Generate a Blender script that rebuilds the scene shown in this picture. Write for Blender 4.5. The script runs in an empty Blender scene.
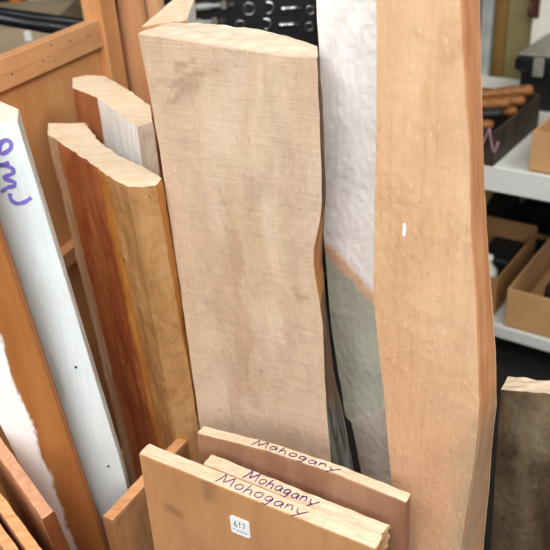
import bpy, math, random
from mathutils import Vector, Matrix, noise
random.seed(4)
COL = bpy.context.scene.collection
R = math.radians
# ------------------------------------------------------------ camera
FPX, VX, VY, H = 780.0, 370.0, 1650.0, 1.1
d_ = math.hypot(VX-275, VY-275); TH = math.atan(FPX/d_); s_ = (VX-275)/d_; c_ = (VY-275)/d_
F = Vector((0, math.cos(TH), -math.sin(TH))); U0 = Vector((0, math.sin(TH), math.cos(TH))); R0 = Vector((1, 0, 0))
RR = R0*c_ - U0*s_; UU = R0*s_ + U0*c_
CAM = Vector((0, 0, H))
cd = bpy.data.cameras.new('camera'); cam = bpy.data.objects.new('camera', cd); COL.objects.link(cam)
cd.sensor_fit = 'HORIZONTAL'; cd.sensor_width = 36; cd.lens = 36*FPX/550; cd.clip_start = .02
M3 = Matrix((RR, UU, -F)).transposed()
cam.matrix_world = Matrix.Translation(CAM) @ M3.to_4x4()
cd.dof.use_dof = True; cd.dof.focus_distance = .85; cd.dof.aperture_fstop = 7.0
bpy.context.scene.camera = cam

def ray(u, v): return F + RR*((u-275)/FPX) + UU*((275-v)/FPX)
def onz(u, v, z):
    d = ray(u, v); return CAM + d*((z-H)/d.z)
def ony(u, v, y):
    d = ray(u, v); return CAM + d*(y/d.y)
# ------------------------------------------------------------ objects
def tag(o, label=None, cat=None, group=None, kind=None):
    if label: o['label'] = label
    if cat: o['category'] = cat
    if group: o['group'] = group
    if kind: o['kind'] = kind
    return o
def empty(name, loc, rz=0, **k):
    o = bpy.data.objects.new(name, None); COL.objects.link(o); o.location = loc; o.rotation_euler = (0, 0, rz)
    o.empty_display_size = .05
    return tag(o, **k)
def link(name, verts, faces, mats, parent=None, midx=None, mat=None, smooth=False, **k):
    me = bpy.data.meshes.new(name); me.from_pydata([tuple(v) for v in verts], [], faces)
    for m in (mats if isinstance(mats, (list, tuple)) else [mats]): me.materials.append(m)
    if midx: me.polygons.foreach_set('material_index', midx)
    if smooth: me.polygons.foreach_set('use_smooth', [True]*len(me.polygons))
    me.update(); o = bpy.data.objects.new(name, me); COL.objects.link(o)
    if parent: o.parent = parent
    if mat: o.matrix_local = mat
    return tag(o, **k)
class MB:
    def __init__(s): s.v = []; s.f = []; s.m = []
    def add(s, vs, fs, m=0):
        n = len(s.v); s.v += [Vector(v) for v in vs]; s.f += [tuple(i+n for i in f) for f in fs]; s.m += [m]*len(fs); return s
    def box(s, x0, x1, y0, y1, z0, z1, r=.0, m=0):
        r = min(r, abs(x1-x0)*.45, abs(y1-y0)*.45, abs(z1-z0)*.45)
        if r <= 0:
            vs = [(x, y, z) for z in (z0, z1) for x, y in ((x0, y0), (x1, y0), (x1, y1), (x0, y1))]
            return s.add(vs, [(3, 2, 1, 0), (4, 5, 6, 7), (0, 1, 5, 4), (1, 2, 6, 5), (2, 3, 7, 6), (3, 0, 4, 7)], m)
        def ring(i, z):
            return [(x0+i, y0+r, z), (x0+r, y0+i, z), (x1-r, y0+i, z), (x1-i, y0+r, z), (x1-i, y1-r, z), (x1-r, y1-i, z), (x0+r, y1-i, z), (x0+i, y1-r, z)]
        q = r*1.0
        def ins(z): return [(x0+q, y0+q, z), (x0+q, y0+q, z), (x1-q, y0+q, z), (x1-q, y0+q, z), (x1-q, y1-q, z), (x1-q, y1-q, z), (x0+q, y1-q, z), (x0+q, y1-q, z)]
        rings = [[(x0+q, y0+q*1.3, z0), (x0+q*1.3, y0+q, z0), (x1-q*1.3, y0+q, z0), (x1-q, y0+q*1.3, z0), (x1-q, y1-q*1.3, z0), (x1-q*1.3, y1-q, z0), (x0+q*1.3, y1-q, z0), (x0+q, y1-q*1.3, z0)],
                 ring(0, z0+r), ring(0, z1-r)]
        rings.append([(a, b, z1) for a, b, _ in rings[0]])
        vs = sum(rings, []); fs = [tuple(range(7, -1, -1)), tuple(range(24, 32))]
        for k in range(3):
            for i in range(8): j = (i+1) % 8; fs.append((k*8+i, k*8+j, k*8+8+j, k*8+8+i))
        return s.add(vs, fs, m)
    def tube(s, pts, rad, n=12, m=0, cap=True):
        pts = [Vector(p) for p in pts]; rads = rad if isinstance(rad, (list, tuple)) else [rad]*len(pts)
        vs = []; prev = None
        for i, p in enumerate(pts):
            t = (pts[min(i+1, len(pts)-1)] - pts[max(i-1, 0)]).normalized()
            a = prev if prev is not None else (Vector((0, 0, 1)) if abs(t.z) < .9 else Vector((1, 0, 0)))
            a = (a - t*a.dot(t)).normalized(); prev = a; b = t.cross(a)
            vs += [p + (a*math.cos(2*math.pi*k/n) + b*math.sin(2*math.pi*k/n))*rads[i] for k in range(n)]
        fs = []
        for i in range(len(pts)-1):
            for k in range(n): j = (k+1) % n; fs.append((i*n+k, i*n+j, i*n+n+j, i*n+n+k))
        if cap: fs += [tuple(range(n-1, -1, -1)), tuple(range((len(pts)-1)*n, len(pts)*n))]
        return s.add(vs, fs, m)
    def lathe(s, prof, c, ax, n=20, m=0):
        c = Vector(c); ax = Vector(ax).normalized()
        a = ax.orthogonal().normalized(); b = ax.cross(a); vs = []
        for r, h in prof: vs += [c + ax*h + (a*math.cos(2*math.pi*k/n)+b*math.sin(2*math.pi*k/n))*r for k in range(n)]
        fs = [(i*n+k, i*n+(k+1) % n, i*n+n+(k+1) % n, i*n+n+k) for i in range(len(prof)-1) for k in range(n)]
        fs += [tuple(range(n-1, -1, -1)), tuple(range((len(prof)-1)*n, len(prof)*n))]
        return s.add(vs, fs, m)
    def build(s, name, mats, parent=None, mat=None, smooth=False, **k):
        return link(name, s.v, s.f, mats, parent, s.m, mat, smooth, **k)
# ------------------------------------------------------------ materials
def lin(h):
    h = h.lstrip('#'); c = [int(h[i:i+2], 16)/255 for i in (0, 2, 4)]
    return tuple((x/12.92 if x <= .04045 else ((x+.055)/1.055)**2.4) for x in c) + (1,)
class NT:
    def __init__(s, name):
        s.m = bpy.data.materials.new(name); s.m.use_nodes = True; s.t = s.m.node_tree; s.n = s.t.nodes; s.l = s.t.links
        s.b = s.n['Principled BSDF']; s.tc = s.n.new('ShaderNodeTexCoord').outputs['Object']
    def set(s, inp, v):
        if hasattr(v, 'links') or hasattr(v, 'is_linked'): s.l.new(v, inp)
        else: inp.default_value = v
    def noise(s, sc, detail=4, rough=.55, dist=0, scale=1.0):
        mp = s.n.new('ShaderNodeMapping'); mp.inputs['Scale'].default_value = sc; s.l.new(s.tc, mp.inputs[0])
        t = s.n.new('ShaderNodeTexNoise'); t.inputs['Scale'].default_value = scale; t.inputs['Detail'].default_value = detail
        t.inputs['Roughness'].default_value = rough; t.inputs['Distortion'].default_value = dist
        s.l.new(mp.outputs[0], t.inputs['Vector']); return t.outputs['Fac']
    def ramp(s, f, a, b, c0=(0, 0, 0, 1), c1=(1, 1, 1, 1)):
        r = s.n.new('ShaderNodeMapRange'); r.inputs[1].default_value = a; r.inputs[2].default_value = b; s.l.new(f, r.inputs[0]); r.interpolation_type = 'SMOOTHSTEP'
        return r.outputs[0]
    def mix(s, f, a, b, mode='MIX'):
        x = s.n.new('ShaderNodeMix'); x.data_type = 'RGBA'; x.blend_type = mode
        s.set(x.inputs[0], f); s.set(x.inputs[6], a); s.set(x.inputs[7], b); return x.outputs[2]
    def math(s, op, a, b=0.0):
        x = s.n.new('ShaderNodeMath'); x.operation = op; s.set(x.inputs[0], a); s.set(x.inputs[1], b); return x.outputs[0]
    def bump(s, h, st=.3, dist=.001, nrm=None):
        b = s.n.new('ShaderNodeBump'); b.inputs['Strength'].default_value = st; b.inputs['Distance'].default_value = dist; s.l.new(h, b.inputs['Height'])
        if nrm: s.l.new(nrm, b.inputs['Normal'])
        return b.outputs[0]
def wood(name, a, b, c=None, m1=None, m2=None, m3=None, rough=.65, grain=(70, 70, 3), saw=0.0, speck=0.0, streak=.5, bump=.35, speckcol='#4a2c1a', fine=1.0, mott=.35, mcol=None, fleck=0.0, fibre=.13):
    """a/b grain colours, c broad patches; m1..m3 other pigments picked by the 'pig' mask channels"""
    t = NT(name); c = c or a
    g = t.ramp(t.noise(grain, 5, .6, .6), .35, .68)
    br = t.ramp(t.noise((9, 9, 1.6), 3, .5, .8), .38, .66)
    col = t.mix(g, lin(a), lin(b)); col = t.mix(t.math('MULTIPLY', br, streak), col, lin(c))
    mo = t.ramp(t.noise((16, 16, 9), 6, .68, .7), .42, .72)
    if mcol: col = t.mix(t.math('MULTIPLY', mo, mott), col, lin(mcol))
    else: col = t.mix(t.math('MULTIPLY', mo, mott*.5), col, (.62, .5, .42, 1), 'MULTIPLY')
    fg = t.noise((420*fine, 420*fine, 16*fine), 3, .6)
    att = t.n.new('ShaderNodeAttribute'); att.attribute_name = 'pig'; sep = t.n.new('ShaderNodeSeparateColor'); t.l.new(att.outputs['Color'], sep.inputs[0])
    for k, mm in enumerate((m1, m2, m3)):
        if mm: col = t.mix(sep.outputs[k], col, t.mix(g if len(mm) > 2 else br, lin(mm[0]), lin(mm[1])))
    col = t.mix(t.math('MULTIPLY', t.ramp(fg, .45, .75), fibre), col, (.25, .14, .08, 1), 'MULTIPLY')
    hgt = t.math('ADD', t.math('MULTIPLY', fg, .25 if saw else .6), t.math('ADD', g, t.math('MULTIPLY', mo, 1.2 if mcol else .3)))
    if saw:
        sw = t.noise((9, 9, 170), 4, .7, 1.2); col = t.mix(t.math('MULTIPLY', t.ramp(sw, .5, .75), saw*.28), col, (.5, .38, .3, 1), 'MULTIPLY')
        hgt = t.math('ADD', hgt, t.math('MULTIPLY', sw, saw*2.2))
    if fleck:
        fk = t.ramp(t.noise((170, 170, 60), 3, .7, 1.4), .6, .72)
        col = t.mix(t.math('MULTIPLY', fk, fleck), col, lin(speckcol)); lf = t.ramp(t.noise((230, 230, 110), 2, .6, .6), .6, .78)
        col = t.mix(t.math('MULTIPLY', lf, fleck*.8), col, (1, .86, .68, 1)); hgt = t.math('SUBTRACT', hgt, t.math('MULTIPLY', fk, fleck))
    if speck:
        sp = t.ramp(t.noise((75, 75, 55), 3, .6, 1.0), .665, .73); zone = t.ramp(t.noise((11, 11, 7), 2, .5), .42, .62)
        col = t.mix(t.math('MULTIPLY', t.math('MULTIPLY', sp, zone), speck), col, lin(speckcol))
    t.l.new(col, t.b.inputs['Base Color']); t.b.inputs['Roughness'].default_value = rough
    t.b.inputs['Specular IOR Level'].default_value = .3
    t.l.new(t.bump(hgt, bump, .0012), t.b.inputs['Normal'])
    return t.m
def endgrain(name, a, b, c=None):
    t = NT(name); g = t.ramp(t.noise((20, 110, 20), 4, .6, 1.2), .35, .7); f = t.noise((500, 500, 500), 3)
    br = t.ramp(t.noise((25, 25, 25), 3), .45, .7)
    col = t.mix(g, lin(a), lin(b)); col = t.mix(t.math('MULTIPLY', br, .45), col, lin(c or b))
    col = t.mix(t.math('MULTIPLY', t.ramp(f, .5, .75), .18), col, (.4, .25, .15, 1), 'MULTIPLY')
    t.l.new(col, t.b.inputs['Base Color']); t.b.inputs['Roughness'].default_value = .8; t.b.inputs['Specular IOR Level'].default_value = .2
    t.l.new(t.bump(f, .4, .001), t.b.inputs['Normal']); return t.m
def plain(name, a, b=None, rough=.5, metal=0, sc=25, bump=.1, spec=.4):
    t = NT(name); n = t.noise((sc, sc, sc), 4); col = t.mix(t.ramp(n, .35, .65), lin(a), lin(b or a))
    t.l.new(col, t.b.inputs['Base Color']); t.b.inputs['Roughness'].default_value = rough; t.b.inputs['Metallic'].default_value = metal
    t.b.inputs['Specular IOR Level'].default_value = spec
    if bump: t.l.new(t.bump(t.noise((sc*14,)*3, 3), bump, .0006), t.b.inputs['Normal'])
    return t.m
# ------------------------------------------------------------ boards
def interp(pts, z):
    """pts: (x,z) sorted by falling z; linear, extrapolated along the overall run"""
    if len(pts) == 1: return pts[0][0]
    if z >= pts[0][1]: a, b = pts[0], pts[1]
    elif z <= pts[-1][1]: a, b = pts[0], pts[-1]; return b[0] + (z-b[1])*(a[0]-b[0])/(a[1]-b[1])
    else:
        for a, b in zip(pts, pts[1:]):
            if b[1] <= z <= a[1]: break
    return a[0] + (z-a[1])*(b[0]-a[0])/(b[1]-a[1])
def inside(P, x, z):
    c = False; n = len(P)
    for i in range(n):
        (x1, z1), (x2, z2) = P[i], P[(i+1) % n]
        if (z1 > z) != (z2 > z) and x < x1 + (z-z1)*(x2-x1)/(z2-z1): c = not c
    return c
def pdist(P, x, z):
    b = 9
    for i in range(len(P)):
        (x1, z1), (x2, z2) = P[i], P[(i+1) % len(P)]
        dx, dz = x2-x1, z2-z1; t = max(0, min(1, ((x-x1)*dx+(z-z1)*dz)/(dx*dx+dz*dz+1e-12)))
        b = min(b, math.hypot(x-x1-dx*t, z-z1-dz*t))
    return b
class Frame: pass
def plane(yaw, dist, piv, lean=0.0):
    """upright (or leaning) board plane; dist = distance from the viewpoint along its normal at the pivot ray"""
    X = Vector((math.cos(R(yaw)), math.sin(R(yaw)), 0)); V = Vector((-X.y, X.x, 0))
    d = ray(*piv); P = CAM + d*(dist/d.dot(V)); a = R(lean)
    Z = Vector((0, 0, 1))*math.cos(a) + V*math.sin(a); Y = V*math.cos(a) - Vector((0, 0, 1))*math.sin(a)
    O = P - Z*(P.z/Z.z); fr = Frame(); fr.X, fr.Y, fr.Z, fr.O, fr.a = X, Y, Z, O, a
    fr.M = Matrix.Translation(O) @ Matrix((X, Y, Z)).transposed().to_4x4()
    return fr
def loc(fr, u, v, y=0.0):
    """pixel -> local (x,z) on the plane local y = const"""
    d = ray(u, v); O = fr.O + fr.Y*y; t = (O-CAM).dot(fr.Y)/d.dot(fr.Y); p = CAM + d*t - fr.O
    return p.dot(fr.X), p.dot(fr.Z)
def slab(name, fr, L, Rt, top, t, mats, backR=None, backtop=None, parent=None, nx=30, nz=120, nt=5, r=.0015,
         wav=.0006, live=0.0, pig=None, sideR=None, seed=0, notch=None, **k):
    Lp = [loc(fr, *p) for p in L]; Rp = [loc(fr, *p) for p in Rt]; Tp = [loc(fr, *p) for p in top]
    Rb = [loc(fr, *p, y=t) for p in backR] if backR else Rp
    Tb = [loc(fr, *p, y=t)[1] for p in backtop] if backtop else None
    def ztop(s):
        x = Tp[0][0] + (Tp[-1][0]-Tp[0][0])*s
        for a, b in zip(Tp, Tp[1:]):
            if x <= b[0] or b is Tp[-1]: return a[1] + (x-a[0])*(b[1]-a[1])/(b[0]-a[0]+1e-9)
    def ztb(s):
        if not Tb: return ztop(s)
        q = s*(len(Tb)-1); i = min(int(q), len(Tb)-2); return Tb[i] + (Tb[i+1]-Tb[i])*(q-i)
    ta = math.tan(fr.a)
    def P(s, tau, w, inset=0):
        zt = ztop(s)*(1-w) + ztb(s)*w; zb = t*w*ta
        z = zb + (zt - zb)*tau
        xl = interp(Lp, z); xr = interp(Rp, z)*(1-w) + interp(Rb, z)*w
        if live:
            n1 = noise.noise((z*14+seed, w*2, 1.3)); n2 = noise.noise((z*55+seed, w*5, 4.1)); xr += live*(n1*.7+n2*.35)
            xl += live*.4*noise.noise((z*20+seed, 9.1, w))
        if notch: xr += notch(z, w, s)
        x = xl + (xr-xl)*s; y = t*w
        e = noise.noise((x*30+seed, z*22, w*3+seed))*wav + noise.noise((x*140+seed, z*110, w))*wav*.4
        return Vector((x, y + e*(1 if w in (0, 1) else 0), z + (noise.noise((x*60, w*4+seed, 3))*wav*1.5 if tau == 1 else 0)))
    taus = [0] + [(i/(nz))*.99 for i in range(1, nz)] + [.992, 1-.0012/max(.3, Tp[0][1]), 1]
    cs = [0, .006] + [i/nx for i in range(1, nx)] + [.994, 1]; nc = len(cs)
    ws = [0] + [i/nt for i in range(1, nt)] + [1]
    ring = [(s, 0) for s in cs] + [(1, w) for w in ws[1:-1]] + [(s, 1) for s in reversed(cs)] + [(0, w) for w in reversed(ws[1:-1])]
    n = len(ring); V = []; Fc = []; mi = []
    def chf(p, s, w, top=False):
        if s == 0: p.x += r if w in (0, 1) else 0
        if s == 1: p.x -= r if w in (0, 1) else 0
        if top:
            p.x += r*(.6 if s == 0 else -.6 if s == 1 else 0); p.y += r*(.8 if w == 0 else -.8 if w == 1 else 0)
        return p
    for tau in taus:
        for s, w in ring: V.append(chf(P(s, tau, w), s, w, tau == 1))
    nr = len(taus)
    for i in range(nr-1):
        for j in range(n):
            q = (j+1) % n; Fc.append((i*n+j, i*n+q, i*n+n+q, i*n+n+j))
            mi.append(2 if (len(mats) > 2 and nc-1 <= j < nc-1+nt) else 0)
    base = (nr-1)*n; grid = {}
    for j, s in enumerate(cs): grid[(j, 0)] = base+j
    for q in range(1, nt): grid[(nc-1, q)] = base+nc-1+q
    for j in range(nc): grid[(nc-1-j, nt)] = base+nc-1+nt+j
    for q in range(1, nt): grid[(0, nt-q)] = base + nc-1+nt+nc-1+q
    for j in range(1, nc-1):
        for q in range(1, nt): grid[(j, q)] = len(V); V.append(P(cs[j], 1, ws[q]))
    for j in range(nc-1):
        for q in range(nt): Fc.append((grid[(j, q)], grid[(j+1, q)], grid[(j+1, q+1)], grid[(j, q+1)])); mi.append(1)
    Fc.append(tuple(range(n-1, -1, -1))); mi.append(0)
    # grid copies of top boundary keep the end-grain colour apart from the faces
    o = link(name, V, Fc, mats, parent, mi, fr.M if not parent else None, **k)
    if pig:
        polys = [(ch, [loc(fr, *p) for p in pl], soft, amp, fo) for ch, pl, soft, amp, fo in pig]
        at = o.data.color_attributes.new('pig', 'FLOAT_COLOR', 'POINT')
        for i, v in enumerate(V):
            m = [0, 0, 0]
            for ch, pl, soft, amp, fo in polys:
                if fo and v.y > .0025: continue
                x = v.x + amp*noise.noise((v.x*60, v.z*25, 3)) + amp*.5*noise.noise((v.x*260, v.z*130, 7)); z = v.z + amp*noise.noise((v.x*50, v.z*50, 8))
                dd = pdist(pl, x, z); f = max(0, min(1, .5 + (dd if inside(pl, x, z) else -dd)/soft)); m[ch] = max(m[ch], f)
            at.data[i].color = (*m, 1)
    o['_t'] = t; del o['_t']
    return o
def prism(name, poly, z, shift, mats, emat, parent=None, nz=90, wav=.002, seed=0, world=False, sub=.006, **k):
    """upright prism: top polygon (counter-clockwise from above) at height z, foot moved by shift; emat = material per edge"""
    P = [Vector(p) for p in poly] if world else [onz(u, v, z) for u, v in poly]
    cen = sum(P, Vector())/len(P); O = Vector((cen.x+shift[0], cen.y+shift[1], 0)); A = Vector((cen.x-O.x, cen.y-O.y, z))
    ring = []; em = []
    for i, p in enumerate(P):
        q = P[(i+1) % len(P)]; m = max(2, int((q-p).length/sub))
        for j in range(m): ring.append(p.lerp(q, j/m)); em.append(emat[i])
    n = len(ring); V = []; Fc = []; mi = []
    for i in range(nz+1):
        tau = i/nz
        for j, p in enumerate(ring):
            a = ring[j-1]; b = ring[(j+1) % n]; nrm = Vector(((b-a).y, -(b-a).x, 0)).normalized()
            e = wav*(noise.noise((j*.35+seed, tau*14, 1)) + .5*noise.noise((j*.9+seed, tau*60, 2)))
            if tau > .998: e -= .0008
            V.append(p - cen + nrm*e + A*tau - Vector((0, 0, 0)) + (Vector((0, 0, wav*.6*noise.noise((j*.5, seed, 5)))) if i == nz else Vector()))
    # ring points were relative to cen at height z: put them on the axis instead
    for i in range(len(V)): V[i].z -= 0
    for i in range(nz):
        for j in range(n): q = (j+1) % n; Fc.append((i*n+j, i*n+q, i*n+n+q, i*n+n+j)); mi.append(em[j])
    Fc.append(tuple(range(nz*n, nz*n+n))); mi.append(1); Fc.append(tuple(range(n-1, -1, -1))); mi.append(0)
    return link(name, V, Fc, mats, parent, mi, Matrix.Translation(O), **k)
# ------------------------------------------------------------ strokes
def smooth_line(P, n=6):
    if len(P) < 3: return [Vector(p) for p in P]
    P = [Vector(p) for p in P]; Q = [P[0]] + P + [P[-1]]; out = []
    for i in range(1, len(Q)-2):
        for k in range(n):
            t = k/n; a, b, c, d = Q[i-1], Q[i], Q[i+1], Q[i+2]
            out.append(.5*((2*b)+(c-a)*t+(2*a-5*b+4*c-d)*t*t+(3*b-a-3*c+d)*t**3))
    out.append(P[-1]); return out
def ink(name, strokes, nrm, w, mat, parent, h=.0002, **k):
    """strokes: lists of points on a surface (parent space); a thin raised line of ink"""
    nrm = Vector(nrm).normalized(); mb = MB()
    for S in strokes:
        S = smooth_line(S); vs = []
        for i, p in enumerate(S):
            t = (S[min(i+1, len(S)-1)]-S[max(i-1, 0)]); t = (t if t.length > 1e-9 else Vector((1, 0, 0))).normalized(); sd = t.cross(nrm)
            ww = w*.5*(.8+.35*noise.noise((i*.3, p.x*90, 2))); 
            vs += [p+sd*ww-nrm*.0003, p+sd*ww+nrm*h, p-sd*ww+nrm*h, p-sd*ww-nrm*.0003]
        fs = []
        for i in range(len(S)-1):
            for q in range(4): r_ = (q+1) % 4; fs.append((i*4+q, i*4+r_, i*4+4+r_, i*4+4+q))
        fs += [(3, 2, 1, 0), tuple(len(S)*4-4+q for q in range(4))]
        mb.add(vs, fs)
    return mb.build(name, mat, parent, **k)
GL = {'M': (1.15, [[(0, -.05), (.12, .5), (.2, 1.05), (.42, .3), (.5, .25), (.85, .95), (.9, .9), (1.0, .3), (1.08, 0)]]),
      'a': (.62, [[(.5, .5), (.25, .6), (.05, .35), (.12, .05), (.35, .05), (.5, .5), (.52, .12), (.6, .02)]]),
      'o': (.6, [[(.3, .6), (.08, .45), (.08, .12), (.3, 0), (.5, .2), (.48, .5), (.3, .6)]]),
      'h': (.6, [[(.1, 1.05), (.07, .5), (.05, 0)], [(.06, .3), (.25, .55), (.42, .5), (.48, .2), (.52, 0)]]),
      'g': (.62, [[(.5, .5), (.25, .6), (.06, .38), (.15, .1), (.38, .15), (.5, .5), (.48, 0), (.35, -.35), (.12, -.3)]]),
      'n': (.6, [[(.05, .55), (.07, 0)], [(.07, .3), (.25, .55), (.42, .45), (.5, .05)]]),
      'y': (.75, [[(.05, .55), (.15, .2), (.32, .12)], [(.7, .62), (.4, .15), (.05, -.42)]])}
def write(word, x0, x1, yb, yh, z, x_slant=.0, rise=0.0):
    tot = sum(GL[c][0]+.1 for c in word); k = (x1-x0)/tot; x = 0; out = []
    for i, c in enumerate(word):
        jit = .06*math.sin(i*2.3)
        for S in GL[c][1]: out.append([Vector((x0+(x+p[0])*k + p[1]*x_slant, yb + (p[1]+jit)*yh + rise*x/tot, z(x0+(x+p[0])*k) if callable(z) else z)) for p in S])
        x += GL[c][0]+.1
    return out
# ------------------------------------------------------------ materials used
E_cream = endgrain('end_cream', '#eedac0', '#e6cbaa', '#e0c09c')
E_pale = endgrain('end_pale', '#dfcfbb', '#d8c2a8', '#d0b598')
E_mah = endgrain('edge_mahogany', '#e8cdb2', '#e0bfa2', '#d6ae90')
E_brown = endgrain('end_brown', '#8a5638', '#6d3f26')
E_tan = endgrain('end_tan', '#dca878', '#c88e5e')
W_center = wood('wood_centre', '#d2baa2', '#c4a78b', '#cbae96', m1=('#b8977e', '#a08068'), saw=.55, speck=.6, grain=(20, 20, 4), bump=.55, speckcol='#84685a', streak=.6, rough=.85, mott=.75, mcol='#b29683', fleck=.22, fibre=.05)
W_bark = wood('bark_side', '#8d6a4c', '#3a2c24', '#584c44', m2=('#cb9055', '#a86c38'), m3=('#8b8d84', '#2e2e2c', 1), rough=.95, grain=(50, 120, 14), bump=.9)
W_tall = wood('wood_tall', '#d9b590', '#cca27c', '#d5af8b', m1=('#cf9f7c', '#c69371'), m2=('#a08c74', '#b49a7c'), speck=.9, grain=(14, 14, 2.5), bump=.6, speckcol='#96704e', rough=.8, mott=.6, mcol='#bd8f62', fleck=.3, fibre=.12, fine=.45)
W_tallside = wood('wood_tall_side', '#cf9468', '#bb7c50', '#c48960', m2=('#9b8872', '#80705c'), rough=.75, grain=(60, 60, 6), bump=.5)
W_white = wood('sapwood_white', '#f3efed', '#e9e3df', '#efe9e6', m1=('#d2a183', '#e0bb9c'), m2=('#b3b2a3', '#9a9686'), m3=('#bfb2a6', '#a2958a'), rough=.8, speck=.5, grain=(12, 12, 5), bump=.45, speckcol='#a39992', mott=.5, mcol='#c2b8b2', fibre=.05)
W_front = wood('mahogany_face', '#c39365', '#b98556', '#be8c5e', m1=('#94664a', '#a97a58'), grain=(14, 14, 2), rough=.6, bump=.2, mott=.5, mcol='#a8764c', fibre=.06)
W_mid = wood('mahogany_mid', '#c9a37c', '#b48a64', '#a97a55', grain=(50, 50, 6), rough=.8, bump=.7, saw=.5)
W_back = wood('mahogany_back', '#ad8468', '#96694f', '#7c4f3a', grain=(25, 25, 4), rough=.6, bump=.3, speck=.3, speckcol='#d8c4b0')
W_rail = wood('rail_tan', '#b98a60', '#a77850', '#94683f', grain=(30, 30, 5), rough=.65)
W_panel = wood('panel_brown', '#d69d66', '#c88b55', '#cf935d', grain=(14, 14, 3), rough=.6, bump=.2)
W_frame = wood('frame_orange', '#d39a68', '#c58856', '#cb9060', grain=(22, 22, 4), rough=.65, speck=.5, speckcol='#6a3a20')
W_plank = wood('plank_back', '#cb9468', '#b87c50', '#d6a87c', grain=(40, 40, 3), rough=.7)
W_dark = wood('bark_dark', '#6e5740', '#44301f', '#82705a', m1=('#94856c', '#7c6a52'), grain=(14, 14, 10), rough=.75, bump=.9, speck=.9, speckcol='#b8a484', streak=.8, mott=.9, mcol='#35261a')
W_post = [wood('post_tan', '#c2a689', '#a88868', '#b4906c', grain=(60, 60, 5)), E_cream,
          wood('post_red', '#b06c42', '#9a5434', '#be8454', grain=(28, 28, 3), rough=.42, mott=.85, mcol='#8a3c22'),
          wood('post_olive', '#b98c5c', '#96693c', '#b08a5a', grain=(28, 28, 3), rough=.5, speck=.9, mott=.8, mcol='#8a5a30', speckcol='#5a3418'),
          wood('post_orange', '#c28440', '#a86c30', '#b67a3c', grain=(60, 60, 4), rough=.5)]
W_seven = [wood('seven_brown', '#ab6c44', '#8f5430', grain=(50, 50, 4)), E_cream,
           wood('seven_white', '#eeeeec', '#dfe0df', '#e8e6e2', grain=(16, 16, 4), rough=.6, bump=.2),
           wood('seven_tan', '#dcc4ae', '#d2b69e', grain=(50, 50, 4))]
W_paint = wood('white_paint', '#dde6e7', '#d6dfe0', '#e1e9ea', m1=('#96602e', '#a96c38'), m2=('#c9cfcd', '#c0c6c2'), grain=(14, 14, 3), rough=.5, bump=.15, speck=.25, speckcol='#8a8070')
W_paintside = wood('paint_side', '#cdd0cc', '#a08468', grain=(60, 60, 8), rough=.7)
W_peel = wood('peeled_brown', '#aa7040', '#9c6232', '#a36938', m1=('#f1efee', '#e9e6e4'), grain=(25, 25, 3), rough=.5, bump=.2, speck=.2, speckcol='#5a3010')
W_beam = wood('beam_tan', '#c99470', '#b57c56', '#c08862', grain=(40, 40, 4), rough=.65, speck=.4)
I_purple = plain('ink_purple', '#43286e', '#372262', rough=.5, bump=0)
I_violet = plain('ink_violet', '#7463bb', '#8a79c8', rough=.5, bump=0)
I_black = plain('ink_black', '#1e1e24', rough=.6, bump=0)
P_white = plain('sticker_white', '#f4f5f6', rough=.4, bump=0)
S_white = plain('shelf_white', '#dfe0dc', '#d6d8d4', rough=.45, sc=6, bump=.05)
S_grey = plain('steel_grey', '#b8bcba', '#a6aaa8', rough=.45, metal=.2)
K_card = plain('cardboard', '#c79c6e', '#bd9163', rough=.85, sc=9, spec=.15)
K_carddk = plain('cardboard_brown', '#a97f55', '#9c744b', rough=.85, sc=9, spec=.15)
K_cardpale = plain('cardboard_pale', '#b9a58a', '#ab977c', rough=.85, sc=9, spec=.15)
B_black = plain('plastic_black', '#17171a', '#101013', rough=.45, sc=30)
B_tube = plain('tube_black', '#14151c', '#1b1d28', rough=.28, sc=10, bump=0)
B_grey = plain('plastic_grey', '#8a877c', '#7c796f', rough=.5)
B_dark = plain('dark_steel', '#2c2c2e', '#1d1d20', rough=.5, metal=.3)
C_chrome = plain('chrome', '#d2d4d6', '#b8babc', rough=.22, metal=1, bump=0)
O_orange = plain('orange_plastic', '#d8701e', '#c86014', rough=.4)
T_brown = wood('handle_wood', '#8f5c2e', '#6e3f1c', '#a8723e', grain=(60, 60, 60), rough=.4)
T_pink = plain('cord_pink', '#b08c98', '#98747f', rough=.9)
P_olive = plain('board_olive', '#8f855a', '#827850', rough=.8, sc=5)
P_amber = plain('board_amber', '#8c6a34', '#7e5c2a', rough=.7, sc=5)
P_cream = plain('panel_cream', '#e9e5da', '#e0dccf', rough=.6, sc=5)
G_wall = plain('wall_paint', '#958f7c', '#8b8572', rough=.9, sc=2)
G_floor = plain('floor_shade', '#24221f', '#1b1a18', rough=.9, sc=5)  # floor colour kept near black, standing in for the shadow below the rack
G_ceil = plain('ceiling_paint', '#d8d6d0', rough=.9, sc=2)
# ------------------------------------------------------------ the room
def room(name, x0, x1, y0, y1, z0, z1, m): tag(MB().box(x0, x1, y0, y1, z0, z1).build(name, m), kind='structure')
room('floor', -2.6, 2.8, -2.0, 3.4, -.1, 0, G_floor)
room('ceiling', -2.6, 2.8, -2.0, 3.4, 2.7, 2.8, G_ceil)
room('wall_left', -2.7, -2.6, -2.0, 3.4, -.1, 2.8, G_wall)
room('wall_right', 2.8, 2.9, -2.0, 3.4, -.1, 2.8, G_wall)
room('wall_back', -2.7, 2.9, 3.4, 3.5, -.1, 2.8, G_wall)
room('wall_front', -2.7, 2.9, -2.1, -2.0, -.1, 2.8, G_wall)

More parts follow.
